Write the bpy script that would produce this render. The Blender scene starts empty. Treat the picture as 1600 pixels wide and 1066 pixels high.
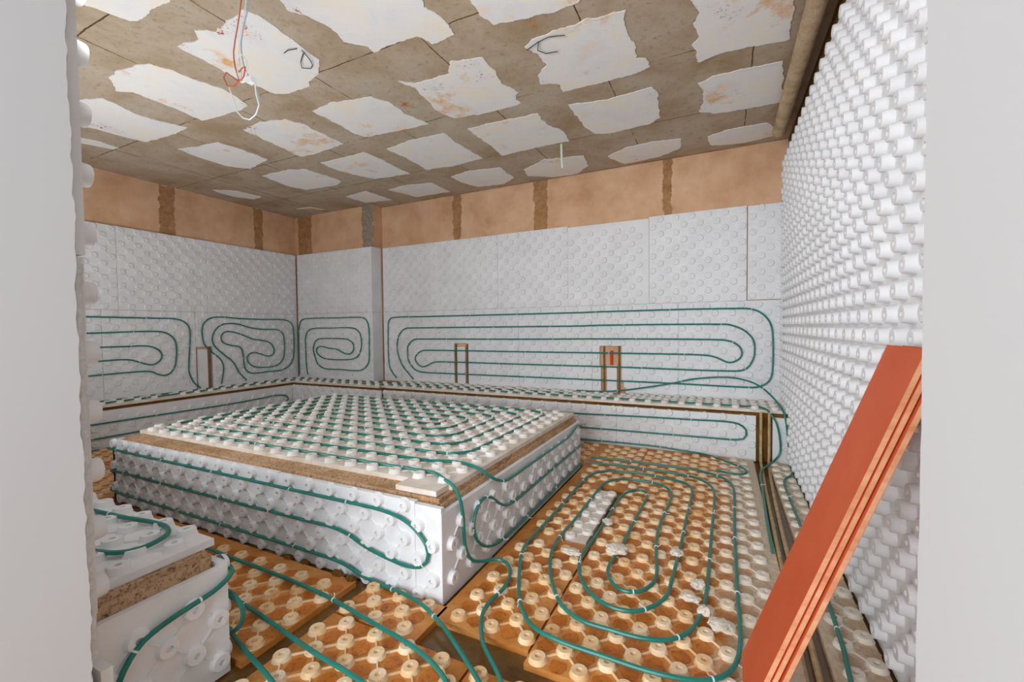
import bpy, bmesh, math, random
from mathutils import Vector, Matrix, noise

random.seed(7)
S = bpy.context.scene
COL = S.collection

# ------------------------------------------------------------------ camera
cam_data = bpy.data.cameras.new('camera')
cam = bpy.data.objects.new('camera', cam_data)
COL.objects.link(cam)
S.camera = cam
F_PX, YAW, PITCH, ROLL, CAM_H = 675.8, math.radians(25.79), math.radians(1.749), math.radians(-0.604), 1.2
cam_data.sensor_fit = 'HORIZONTAL'
cam_data.sensor_width = 36.0
cam_data.lens = 36.0 * F_PX / 1600.0
cam_data.clip_start = 0.02
_r = Vector((math.cos(YAW), math.sin(YAW), 0))
_f = Vector((-math.sin(YAW) * math.cos(PITCH), math.cos(YAW) * math.cos(PITCH), -math.sin(PITCH)))
_u = _r.cross(_f)
_r2 = _r * math.cos(ROLL) + _u * math.sin(ROLL)
_u2 = -_r * math.sin(ROLL) + _u * math.cos(ROLL)
cam.matrix_world = Matrix(((_r2.x, _u2.x, -_f.x, 0), (_r2.y, _u2.y, -_f.y, 0), (_r2.z, _u2.z, -_f.z, CAM_H), (0, 0, 0, 1)))

# ------------------------------------------------------------------ light
world = bpy.data.worlds.new('daylight')
S.world = world
world.use_nodes = True
world.node_tree.nodes['Background'].inputs[0].default_value = (0.95, 0.98, 1.0, 1)
world.node_tree.nodes['Background'].inputs[1].default_value = 0.7
S.view_settings.view_transform = 'Standard'
S.view_settings.look = 'None'
S.view_settings.gamma = 1.0
S.view_settings.exposure = -0.27


def area(name, loc, target, sx, sy, power, color):
    d = bpy.data.lights.new(name, 'AREA')
    d.shape = 'RECTANGLE'
    d.size, d.size_y, d.energy, d.color = sx, sy, power, color
    o = bpy.data.objects.new(name, d)
    COL.objects.link(o)
    o.location = loc
    o.rotation_euler = (Vector(target) - Vector(loc)).to_track_quat('-Z', 'Y').to_euler()
    return o


# an assumed, unseen light in the hall behind the camera, and two unseen fill lights added inside the front wall to brighten the room
area('assumed_hall_light', (-1.35, -3.0, 1.5), (-1.8, 3.0, 1.0), 3.4, 2.6, 300, (0.91, 0.96, 1.0))
area('doorway_fill_light', (-1.0, 0.56, 2.15), (-1.3, 4.6, 2.1), 0.9, 0.4, 18, (0.91, 0.96, 1.0))
area('front_wall_fill_light', (-3.3, 0.66, 0.95), (-3.1, 2.3, 2.97), 3.0, 0.6, 78, (0.91, 0.96, 1.0))


# ------------------------------------------------------------------ materials
def lin(r, g, b):
    f = lambda c: c / 12.92 if c <= 0.04045 else ((c + 0.055) / 1.055) ** 2.4
    return (f(r / 255), f(g / 255), f(b / 255), 1)


class MB:
    """small node builder"""
    def __init__(s, name, rough=0.7, spec=0.3):
        s.m = bpy.data.materials.new(name)
        s.m.use_nodes = True
        s.nt = s.m.node_tree
        s.b = s.nt.nodes['Principled BSDF']
        s.b.inputs['Roughness'].default_value = rough
        s.b.inputs['Specular IOR Level'].default_value = spec
        s.geo = s.nt.nodes.new('ShaderNodeNewGeometry')

    def link(s, a, b): s.nt.links.new(a, b)

    def noise(s, scale, detail=4, rough=0.6, dist=0.0, stretch=None):
        n = s.nt.nodes.new('ShaderNodeTexNoise')
        n.inputs['Scale'].default_value = scale
        n.inputs['Detail'].default_value = detail
        n.inputs['Roughness'].default_value = rough
        n.inputs['Distortion'].default_value = dist
        src = s.geo.outputs['Position']
        if stretch:
            v = s.nt.nodes.new('ShaderNodeVectorMath')
            v.operation = 'MULTIPLY'
            v.inputs[1].default_value = stretch
            s.link(src, v.inputs[0])
            src = v.outputs[0]
        s.link(src, n.inputs['Vector'])
        return n.outputs['Fac']

    def voro(s, scale):
        n = s.nt.nodes.new('ShaderNodeTexVoronoi')
        n.inputs['Scale'].default_value = scale
        s.link(s.geo.outputs['Position'], n.inputs['Vector'])
        return n.outputs['Distance']

    def ramp(s, fac, stops):
        r = s.nt.nodes.new('ShaderNodeValToRGB')
        e = r.color_ramp.elements
        while len(e) < len(stops): e.new(0.5)
        for el, (p, c) in zip(e, stops):
            el.position = p
            el.color = c if len(c) == 4 else (*c, 1)
        s.link(fac, r.inputs[0])
        return r.outputs['Color']

    def mask(s, fac, a, b):
        return s.ramp(fac, [(a, (0, 0, 0, 1)), (b, (1, 1, 1, 1))])

    def mix(s, fac, a, b, mode='MIX'):
        n = s.nt.nodes.new('ShaderNodeMix')
        n.data_type = 'RGBA'
        n.blend_type = mode
        if isinstance(fac, (int, float)): n.inputs[0].default_value = fac
        else: s.link(fac, n.inputs[0])
        for i, v in ((6, a), (7, b)):
            if isinstance(v, tuple): n.inputs[i].default_value = v
            else: s.link(v, n.inputs[i])
        return n.outputs[2]

    def math(s, op, a, b=None):
        n = s.nt.nodes.new('ShaderNodeMath')
        n.operation = op
        for i, v in ((0, a), (1, b)):
            if v is None: continue
            if isinstance(v, (int, float)): n.inputs[i].default_value = v
            else: s.link(v, n.inputs[i])
        return n.outputs[0]

    def axis(s, k):
        n = s.nt.nodes.new('ShaderNodeSeparateXYZ')
        s.link(s.geo.outputs['Position'], n.inputs[0])
        return n.outputs[k]

    def color(s, c):
        if isinstance(c, tuple): s.b.inputs['Base Color'].default_value = c
        else: s.link(c, s.b.inputs['Base Color'])
        return s

    def rough(s, c):
        s.link(c, s.b.inputs['Roughness'])
        return s

    def bump(s, h, strength=0.3, dist=0.01):
        n = s.nt.nodes.new('ShaderNodeBump')
        n.inputs['Strength'].default_value = strength
        n.inputs['Distance'].default_value = dist
        s.link(h, n.inputs['Height'])
        s.link(n.outputs[0], s.b.inputs['Normal'])
        return s


M = {}
b = MB('white_foam', 0.75, 0.25)
c = b.ramp(b.noise(5, 4), [(0.3, lin(226, 226, 228)), (0.7, lin(238, 238, 240))])
b.color(b.mix(b.mask(b.noise(38, 5, 0.7), 0.68, 0.8), c, lin(205, 204, 203))).bump(b.noise(260, 2), 0.12, 0.002)
M['foam'] = b.m

b = MB('dusty_foam', 0.8, 0.2)      # panels one walks on: dust and plaster crumbs on the white
c = b.ramp(b.noise(7, 5), [(0.3, lin(214, 196, 178)), (0.55, lin(232, 222, 212)), (0.75, lin(240, 236, 232))])
b.color(b.mix(b.mask(b.noise(60, 5, 0.75), 0.66, 0.76), c, lin(170, 140, 115))).bump(b.noise(220, 3), 0.15, 0.002)
M['dusty'] = b.m
b = MB('dusty_knob', 0.75, 0.25)
b.color(b.ramp(b.noise(9, 5), [(0.3, lin(228, 218, 206)), (0.6, lin(241, 238, 235))]))
M['dusty_knob'] = b.m

b = MB('muddy_foam', 0.45, 0.45)    # floor panels stained orange by mud water
n1, n2 = b.noise(4.5, 6, 0.65, 0.4), b.noise(34, 5, 0.7)
mud = b.ramp(n1, [(0.25, lin(168, 100, 36)), (0.45, lin(202, 128, 56)), (0.62, lin(218, 152, 84)), (0.8, lin(192, 126, 60))])
mud = b.mix(b.mask(n2, 0.58, 0.76), mud, lin(140, 88, 36))
pale = b.ramp(n2, [(0.3, lin(196, 168, 136)), (0.7, lin(226, 210, 190))])
gx = b.math('ADD', b.math('MULTIPLY', b.axis(0), 2.4), b.math('MULTIPLY', n1, 1.3))
b.color(b.mix(b.mask(gx, 0.6, 1.05), mud, pale)).bump(b.noise(120, 4), 0.3, 0.004)
M['mud'] = b.m
b = MB('dried_mud', 0.4, 0.45)      # mud that dried in the hollows between the knobs
n1, n2 = b.noise(7, 6, 0.65, 0.4), b.noise(60, 5, 0.75)
c = b.ramp(n1, [(0.28, lin(154, 82, 16)), (0.5, lin(196, 110, 28)), (0.72, lin(212, 132, 52))])
c = b.mix(b.mask(n2, 0.52, 0.7), c, lin(112, 66, 22))
gx = b.math('ADD', b.math('MULTIPLY', b.axis(0), 2.4), b.math('MULTIPLY', b.noise(4.5, 6, 0.65, 0.4), 1.3))
b.color(b.mix(b.mask(gx, 0.62, 1.05), c, b.ramp(n2, [(0.3, lin(176, 142, 104)), (0.7, lin(212, 190, 164))]))).bump(n2, 0.3, 0.004)
M['mud_pool'] = b.m
b = MB('muddy_knob', 0.6, 0.3)
n1, n2 = b.noise(6, 5, 0.65), b.noise(55, 4, 0.7)
c = b.ramp(n1, [(0.3, lin(226, 172, 110)), (0.5, lin(242, 210, 166)), (0.72, lin(246, 232, 208))])
c = b.mix(b.mask(n2, 0.58, 0.75), c, lin(196, 132, 66))
gx = b.math('ADD', b.math('MULTIPLY', b.axis(0), 2.2), b.math('MULTIPLY', n1, 1.2))
b.color(b.mix(b.mask(gx, 0.4, 0.95), c, lin(236, 226, 212))).bump(b.noise(150, 3), 0.2, 0.003)
M['mud_knob'] = b.m

b = MB('wet_slab', 0.25, 0.5)
b.color(b.ramp(b.noise(5, 6, 0.65), [(0.3, lin(78, 52, 20)), (0.55, lin(118, 84, 40)), (0.75, lin(146, 112, 66))])).bump(b.noise(60, 4), 0.2, 0.004)
M['slab'] = b.m

b = MB('wall_render', 0.9, 0.15)
c = b.ramp(b.noise(3.2, 6, 0.6), [(0.3, lin(202, 156, 120)), (0.55, lin(220, 178, 144)), (0.75, lin(232, 194, 162))])
b.color(b.mix(b.mask(b.noise(48, 6, 0.75), 0.62, 0.78), c, lin(158, 114, 76))).bump(b.noise(90, 5), 0.4, 0.006)
M['render'] = b.m
b = MB('dark_mortar', 0.95, 0.1)
b.color(b.ramp(b.noise(16, 6, 0.7), [(0.3, lin(150, 108, 70)), (0.7, lin(192, 148, 108))])).bump(b.noise(110, 4), 0.5, 0.006)
M['mortar'] = b.m
b = MB('grey_concrete', 0.95, 0.1)
b.color(b.ramp(b.noise(22, 6, 0.7), [(0.3, lin(128, 112, 94)), (0.7, lin(176, 164, 150))])).bump(b.noise(100, 4), 0.5, 0.006)
M['concrete'] = b.m

b = MB('ceiling_concrete', 0.9, 0.15)
n1, n2 = b.noise(2.2, 6, 0.62, 0.3), b.noise(26, 6, 0.75)
c = b.ramp(n1, [(0.28, lin(160, 134, 104)), (0.5, lin(178, 160, 138)), (0.72, lin(190, 178, 162))])
c = b.mix(b.mask(n2, 0.55, 0.75), c, lin(140, 112, 82))
c = b.mix(b.mask(b.noise(5.5, 5, 0.7), 0.66, 0.74), c, lin(176, 108, 52))
c = b.mix(b.mask(b.noise(70, 3, 0.8), 0.7, 0.76), c, lin(196, 182, 164))
ln = None
for ax, per, off in ((0, 0.915, 1.65), (1, 0.91, 2.16)):   # joints between the ceiling blocks
    v = b.math('ADD', b.math('ADD', b.axis(ax), off + 20 * per if ax == 0 else 20 * per - off), b.math('MULTIPLY', b.noise(9, 4), 0.02))
    d = b.math('ABSOLUTE', b.math('SUBTRACT', b.math('MODULO', v, per), 0.01))
    k = b.math('LESS_THAN', d, 0.0042)
    ln = k if ln is None else b.math('MAXIMUM', ln, k)
c = b.mix(b.math('MULTIPLY', ln, b.mask(b.noise(3, 3), 0.38, 0.5)), c, lin(92, 66, 42))
b.color(c).bump(n2, 0.4, 0.006)
M['ceiling'] = b.m
b = MB('ceiling_plaster', 0.9, 0.15)
n1, n2 = b.noise(3.4, 6, 0.65, 0.4), b.noise(40, 5, 0.75)
c = b.ramp(n1, [(0.32, lin(238, 226, 208)), (0.5, lin(232, 229, 226)), (0.62, lin(226, 225, 226)), (0.75, lin(238, 214, 180))])
c = b.mix(b.mask(b.noise(2.3, 6, 0.72), 0.58, 0.70), c, lin(222, 166, 100))
c = b.mix(b.mask(n2, 0.66, 0.74), c, lin(196, 178, 160))
c = b.mix(b.math('MULTIPLY', b.mask(b.noise(30, 4, 0.8), 0.56, 0.6), b.mask(b.noise(1.7, 4, 0.7), 0.60, 0.66)), c, lin(176, 66, 34))
b.color(c).bump(n2, 0.3, 0.004)
M['patch'] = b.m

b = MB('jamb_paint', 0.85, 0.2)
b.color(lin(229, 229, 231)).bump(b.noise(6, 3), 0.03, 0.01)
M['paint'] = b.m
b = MB('rough_plaster', 0.95, 0.1)
b.color(b.ramp(b.noise(30, 5, 0.7), [(0.3, lin(200, 198, 196)), (0.7, lin(234, 233, 232))])).bump(b.noise(70, 5), 0.6, 0.01)
M['plaster'] = b.m

b = MB('bench_core', 0.95, 0.1)     # raw aerated block and mortar
c = b.ramp(b.noise(4, 6, 0.65), [(0.3, lin(190, 148, 106)), (0.55, lin(222, 184, 148)), (0.75, lin(232, 204, 176))])
b.color(b.mix(b.mask(b.noise(75, 5, 0.8), 0.5, 0.64), c, lin(122, 88, 54))).bump(b.noise(90, 6, 0.75), 0.8, 0.012)
M['core'] = b.m
b = MB('bench_core_dark', 0.95, 0.1)
c = b.ramp(b.noise(5, 6, 0.65), [(0.3, lin(98, 66, 26)), (0.6, lin(138, 98, 50)), (0.8, lin(164, 122, 74))])
b.color(b.mix(b.mask(b.noise(75, 5, 0.8), 0.52, 0.7), c, lin(80, 54, 22))).bump(b.noise(90, 6, 0.75), 0.8, 0.012)
M['core_dark'] = b.m

b = MB('green_pipe', 0.32, 0.5)
b.color(b.ramp(b.noise(14, 3), [(0.3, lin(20, 112, 102)), (0.7, lin(36, 130, 116))]))
M['pipe'] = b.m
b = MB('tie_plastic', 0.5, 0.4); b.color(lin(232, 232, 232)); M['tie'] = b.m
b = MB('beige_conduit', 0.5, 0.4); b.color(b.ramp(b.noise(20, 4), [(0.3, lin(168, 138, 92)), (0.7, lin(206, 182, 138))])); M['conduit'] = b.m
b = MB('dark_conduit', 0.7, 0.2); b.color(b.ramp(b.noise(30, 4), [(0.3, lin(112, 86, 48)), (0.7, lin(150, 124, 82))])); M['dkconduit'] = b.m
b = MB('red_conduit', 0.45, 0.4); b.color(lin(222, 62, 28)); M['red'] = b.m
b = MB('red_film', 0.55, 0.3)
c = b.ramp(b.noise(5, 4), [(0.3, lin(208, 88, 48)), (0.7, lin(218, 100, 58))])
b.color(b.mix(b.mask(b.noise(22, 5, 0.8), 0.7, 0.78), c, lin(222, 128, 96)))
M['film'] = b.m
b = MB('plywood_edge', 0.8, 0.2)
b.color(b.ramp(b.noise(3, 5, 0.6, 0.0, (1, 60, 8)), [(0.3, lin(214, 140, 100)), (0.7, lin(240, 182, 142))]))
M['ply'] = b.m
b = MB('cable_orange', 0.45, 0.4); b.color(lin(206, 96, 58)); M['orange'] = b.m
b = MB('cable_white', 0.45, 0.4); b.color(lin(235, 235, 235)); M['white'] = b.m
b = MB('cable_blue', 0.45, 0.4); b.color(lin(160, 182, 206)); M['blue'] = b.m
b = MB('tie_wire', 0.5, 0.4); b.color(lin(52, 44, 40)); M['wire'] = b.m
b = MB('pale_tube', 0.5, 0.4); b.color(lin(216, 226, 218)); M['stub'] = b.m
b = MB('lumpy_cement', 0.95, 0.1)
b.color(b.ramp(b.noise(40, 5, 0.7), [(0.3, lin(205, 190, 168)), (0.7, lin(240, 234, 226))])).bump(b.noise(120, 4), 0.5, 0.006)
M['lump'] = b.m
b = MB('pipe_lagging', 0.95, 0.1)
c = b.ramp(b.noise(9, 6, 0.7), [(0.3, lin(170, 140, 106)), (0.6, lin(204, 180, 152)), (0.8, lin(220, 204, 184))])
b.color(b.mix(b.mask(b.noise(90, 4, 0.8), 0.58, 0.7), c, lin(140, 110, 78))).bump(b.noise(110, 5), 0.7, 0.012)
M['lagging'] = b.m


# ------------------------------------------------------------------ helpers
def prop(o, label=None, cat=None, group=None, kind=None):
    for k, v in (('label', label), ('category', cat), ('group', group), ('kind', kind)):
        if v: o[k] = v
    return o


def link(name, verts, faces, mats, fm=None, parent=None, smooth=None):
    me = bpy.data.meshes.new(name)
    me.from_pydata(verts, [], faces)
    for m in (mats if isinstance(mats, (list, tuple)) else [mats]): me.materials.append(M[m])
    if fm: me.polygons.foreach_set('material_index', fm)
    if smooth is not None:
        me.polygons.foreach_set('use_smooth', [True] * len(me.polygons))
        me.set_sharp_from_angle(angle=math.radians(smooth))
    me.update()
    o = bpy.data.objects.new(name, me)
    COL.objects.link(o)
    if parent: o.parent = parent
    return o


def fix_normals(o):
    bm = bmesh.new(); bm.from_mesh(o.data)
    bmesh.ops.recalc_face_normals(bm, faces=bm.faces)
    bm.to_mesh(o.data); bm.free()
    return o


class G:
    """vertex / face collector"""
    def __init__(s): s.v, s.f, s.m = [], [], []

    def add(s, vs, fs, mi=0):
        n = len(s.v)
        s.v += [tuple(v) for v in vs]
        s.f += [tuple(i + n for i in f) for f in fs]
        s.m += [mi] * len(fs)

    def box(s, a, b, mi=0):
        x0, y0, z0 = a; x1, y1, z1 = b
        s.add([(x0, y0, z0), (x1, y0, z0), (x1, y1, z0), (x0, y1, z0), (x0, y0, z1), (x1, y0, z1), (x1, y1, z1), (x0, y1, z1)],
              [(0, 3, 2, 1), (4, 5, 6, 7), (0, 1, 5, 4), (1, 2, 6, 5), (2, 3, 7, 6), (3, 0, 4, 7)], mi)

    def build(s, name, mats, parent=None, smooth=None):
        return link(name, s.v, s.f, mats, s.m, parent, smooth)


def spline(pts, step=0.03):
    """Catmull-Rom through the points, even-ish spacing"""
    P = [Vector(p) for p in pts]
    if len(P) < 3:
        n = max(1, int((P[1] - P[0]).length / step))
        return [P[0].lerp(P[1], i / n) for i in range(n + 1)]
    out = []
    for i in range(len(P) - 1):
        p1, p2 = P[i], P[i + 1]
        p0 = P[i - 1] if i else p1 * 2 - p2
        p3 = P[i + 2] if i + 2 < len(P) else p2 * 2 - p1
        L = (p2 - p1).length
        if L < 1e-5: continue
        t1, t2 = (p2 - p0), (p3 - p1)
        # limit the tangents so that long straights stay straight
        t1 = t1.normalized() * L if t1.length > 1e-6 else (p2 - p1)
        t2 = t2.normalized() * L if t2.length > 1e-6 else (p2 - p1)
        n = max(1, int(L / step))
        for k in range(n):
            t = k / n
            a = 2 * t ** 3 - 3 * t * t + 1; b_ = t ** 3 - 2 * t * t + t; c_ = -2 * t ** 3 + 3 * t * t; d_ = t ** 3 - t * t
            out.append(p1 * a + t1 * b_ + p2 * c_ + t2 * d_)
    out.append(P[-1])
    return out


def rounded(pts, r=0.08, n=6):
    """polyline with its corners rounded"""
    P = [Vector(p) for p in pts]
    out = [P[0]]
    for i in range(1, len(P) - 1):
        a, b_, c_ = P[i - 1], P[i], P[i + 1]
        d1, d2 = (a - b_), (c_ - b_)
        k = min(r, d1.length * 0.48, d2.length * 0.48)
        s, e = b_ + d1.normalized() * k, b_ + d2.normalized() * k
        for j in range(n + 1):
            t = j / n
            out.append(s * (1 - t) ** 2 + b_ * 2 * t * (1 - t) + e * t * t)
    out.append(P[-1])
    return out


def tube_geo(g, P, r, seg=8, mi=0, rfun=None):
    P = [Vector(p) for p in P]
    Q = [P[0]]
    for p in P[1:]:
        if (p - Q[-1]).length > 1e-4: Q.append(p)
    P = Q
    n = len(P)
    T = [(P[min(i + 1, n - 1)] - P[max(i - 1, 0)]).normalized() for i in range(n)]
    up = Vector((0, 0, 1)) if abs(T[0].z) < 0.9 else Vector((0, 1, 0))
    N = (up - T[0] * up.dot(T[0])).normalized()
    vs, fs = [], []
    for i in range(n):
        N = (N - T[i] * N.dot(T[i]))
        N = N.normalized() if N.length > 1e-6 else T[i].orthogonal().normalized()
        Bn = T[i].cross(N)
        rr = rfun(i) if rfun else r
        for k in range(seg):
            a = 2 * math.pi * k / seg
            vs.append(P[i] + (N * math.cos(a) + Bn * math.sin(a)) * rr)
    for i in range(n - 1):
        for k in range(seg):
            k2 = (k + 1) % seg
            fs.append((i * seg + k, i * seg + k2, (i + 1) * seg + k2, (i + 1) * seg + k))
    fs.append(tuple(range(seg - 1, -1, -1)))
    fs.append(tuple((n - 1) * seg + k for k in range(seg)))
    g.add(vs, fs, mi)


def tube(name, P, r, mat, parent=None, seg=8, rfun=None):
    g = G()
    tube_geo(g, P, r, seg, 0, rfun)
    return g.build(name, mat, parent, 40)


U = 0.0775            # lattice unit of the knobbed panels
T_ = 0.025            # board thickness under the knobs
KH = 0.034            # knob height
PIPE_R = 0.0085


def knob(g, o, u, v, n, mi, seg, h=KH, r0=0.0325, r1=0.0295):
    prof = [(r0 + 0.0025, 0.0), (r0, 0.003), (r1, h - 0.0025), (r1 - 0.002, h), (0.0105, h), (0.0095, h - min(0.012, h * 0.6))]
    vs = []
    cs = [(math.cos(2 * math.pi * k / seg), math.sin(2 * math.pi * k / seg)) for k in range(seg)]
    for r, z in prof:
        for c_, s_ in cs: vs.append(o + u * (r * c_) + v * (r * s_) + n * z)
    fs = []
    for i in range(len(prof) - 1):
        for k in range(seg):
            k2 = (k + 1) % seg
            fs.append((i * seg + k, i * seg + k2, (i + 1) * seg + k2, (i + 1) * seg + k))
    fs.append(tuple((len(prof) - 1) * seg + k for k in range(seg)))
    g.add(vs, fs, mi)


def panel(label, o, u, v, w, h, group=None, holes=(), lat=(0.0, 0.0), par=0, kh=0.014, mats=('foam', 'foam'), seg=14, ribs=True, skip=None, name='insulation_panel', tilt=None, margin=0.026, drop=0.0, pools=False):
    """knobbed foam board: corner o on the base surface, u/v in the surface, knobs along u x v"""
    o, u, v = Vector(o), Vector(u), Vector(v)
    n = u.cross(v)
    if tilt:                     # a board that has lifted: turned about u through its corner
        R = Matrix.Rotation(tilt, 3, u)
        v = R @ v; n = R @ n
    o = o + n * drop
    us = sorted({0.0, w, *[c for hh in holes for c in (hh[0], hh[1]) if 0 < c < w]})
    vs_ = sorted({0.0, h, *[c for hh in holes for c in (hh[2], hh[3]) if 0 < c < h]})

    def solid(a, b_):
        if a < 0 or b_ < 0 or a > w or b_ > h: return False
        return not any(hh[0] < a < hh[1] and hh[2] < b_ < hh[3] for hh in holes)
    g = G()
    nu, nv = len(us), len(vs_)
    V = []
    for d in (0, -T_):
        for j in range(nv):
            for i in range(nu): V.append(o + u * us[i] + v * vs_[j] + n * d)
    Fs = []
    k = nu * nv
    cell = lambda i, j: 0 <= i < nu - 1 and 0 <= j < nv - 1 and solid((us[i] + us[i + 1]) / 2, (vs_[j] + vs_[j + 1]) / 2)
    for j in range(nv - 1):
        for i in range(nu - 1):
            if not cell(i, j): continue
            a, b_, c_, d_ = j * nu + i, j * nu + i + 1, (j + 1) * nu + i + 1, (j + 1) * nu + i
            Fs += [(a, b_, c_, d_), (a + k, d_ + k, c_ + k, b_ + k)]
            if not cell(i, j - 1): Fs.append((a, a + k, b_ + k, b_))
            if not cell(i + 1, j): Fs.append((b_, b_ + k, c_ + k, c_))
            if not cell(i, j + 1): Fs.append((c_, c_ + k, d_ + k, d_))
            if not cell(i - 1, j): Fs.append((d_, d_ + k, a + k, a))
    g.add(V, Fs, 0)
    K = {}
    i0, i1 = int(-lat[0] / U) - 2, int((w - lat[0]) / U) + 2
    j0, j1 = int(-lat[1] / U) - 2, int((h - lat[1]) / U) + 2
    for i in range(i0, i1):
        for j in range(j0, j1):
            if (i + j + par) % 2: continue
            a, b_ = lat[0] + (i + 0.5) * U, lat[1] + (j + 0.5) * U
            m_ = margin
            if not all(solid(a + da, b_ + db) for da in (-m_, m_) for db in (-m_, m_)): continue
            p = o + u * a + v * b_
            if skip and skip(p): continue
            K[(i, j)] = p
            knob(g, p, u, v, n, 1, seg, kh)
    if ribs:
        rw, rh = 0.0028, 0.006
        for (i, j), p in K.items():
            for di in (1, -1):
                q = K.get((i + di, j + 1))
                if q is None: continue
                d = (q - p).normalized(); s_ = n.cross(d)
                a, b_ = p + d * 0.031, q - d * 0.031
                g.add([a - s_ * rw, b_ - s_ * rw, b_ + s_ * rw, a + s_ * rw, a - s_ * rw + n * rh, b_ - s_ * rw + n * rh, b_ + s_ * rw + n * rh, a + s_ * rw + n * rh],
                      [(4, 5, 6, 7), (0, 1, 5, 4), (2, 3, 7, 6)], 1)
    if pools:
        for i in range(i0, i1):
            for j in range(j0, j1):
                if (i + j + par) % 2 == 0: continue
                a, b_ = lat[0] + (i + 0.5) * U, lat[1] + (j + 0.5) * U
                if not all(solid(a + da, b_ + db) for da in (-0.03, 0.03) for db in (-0.03, 0.03)): continue
                p = o + u * a + v * b_ + n * 0.0012
                ring = []
                for k in range(16):
                    t = 2 * math.pi * k / 16
                    rr = 0.0325 + 0.012 * noise.noise(Vector((p.x * 30 + math.cos(t) * 1.5, p.y * 30 + math.sin(t) * 1.5, 4.0)))
                    ring.append(p + u * (rr * math.cos(t)) + v * (rr * math.sin(t)))
                g.add(ring, [tuple(range(16))], 2)
    ob = g.build(name, list(mats), None, 50)
    return prop(ob, label, 'insulation panel', group)


def pipe(label, P, ties=(), group='green heating pipes', r=PIPE_R, name='heating_pipe', mat='pipe', cat='heating pipe'):
    ob = tube(name, P, r, mat, None, 8)
    prop(ob, label, cat, group)
    P = [Vector(p) for p in P]
    L = [0.0]
    for a, b_ in zip(P, P[1:]): L.append(L[-1] + (b_ - a).length)
    if isinstance(ties, float):
        ties = [ties * (0.6 + k) + random.uniform(-0.15, 0.15) for k in range(int(L[-1] / ties))]
    for t in ties:
        for i in range(len(P) - 1):
            if L[i] <= t < L[i + 1]:
                c_ = P[i].lerp(P[i + 1], (t - L[i]) / (L[i + 1] - L[i]))
                d = (P[i + 1] - P[i]).normalized()
                g = G()
                tube_geo(g, [c_ - d * 0.0028, c_ + d * 0.0028], r + 0.0022, 10)
                s_ = d.orthogonal().normalized()
                s_ = Matrix.Rotation(random.uniform(0, 6.28), 3, d) @ s_
                tube_geo(g, [c_ + s_ * (r * 0.8), c_ + s_ * (r + 0.012) + d * 0.004, c_ + s_ * (r + 0.02) + d * random.uniform(-0.01, 0.02)], 0.0016, 5)
                g.build('cable_tie', 'tie', ob, 40)
                break
    return ob


def frac(poly, amp, step, seed):
    """2-D polygon with a ragged outline"""
    out = []
    n = len(poly)
    for i in range(n):
        a, b_ = Vector(poly[i]), Vector(poly[(i + 1) % n])
        L = (b_ - a).length
        k = max(1, int(L / step))
        d = (b_ - a).normalized() if L > 0 else Vector((1, 0))
        pn = Vector((-d.y, d.x))
        for j in range(k):
            p = a.lerp(b_, j / k)
            s_ = noise.noise(Vector((p.x * 14 + seed, p.y * 14, 0.3))) + 0.6 * noise.noise(Vector((p.x * 45 + seed, p.y * 45, 1.3)))
            out.append(p + pn * (amp * s_))
    return out


def tri_poly(pts3):
    """triangulate a (possibly concave) planar loop, indices"""
    from mathutils.geometry import tessellate_polygon
    return [tuple(t) for t in tessellate_polygon([pts3])]


def patch_geo(g, poly2, to3, mi, depth_vec):
    top = [to3(p) for p in poly2]
    n = len(top)
    vs = top + [t + depth_vec for t in top]
    fs = [t for t in tri_poly(top)] + [(i, (i + 1) % n, n + (i + 1) % n, n + i) for i in range(n)]
    g.add(vs, fs, mi)


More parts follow.
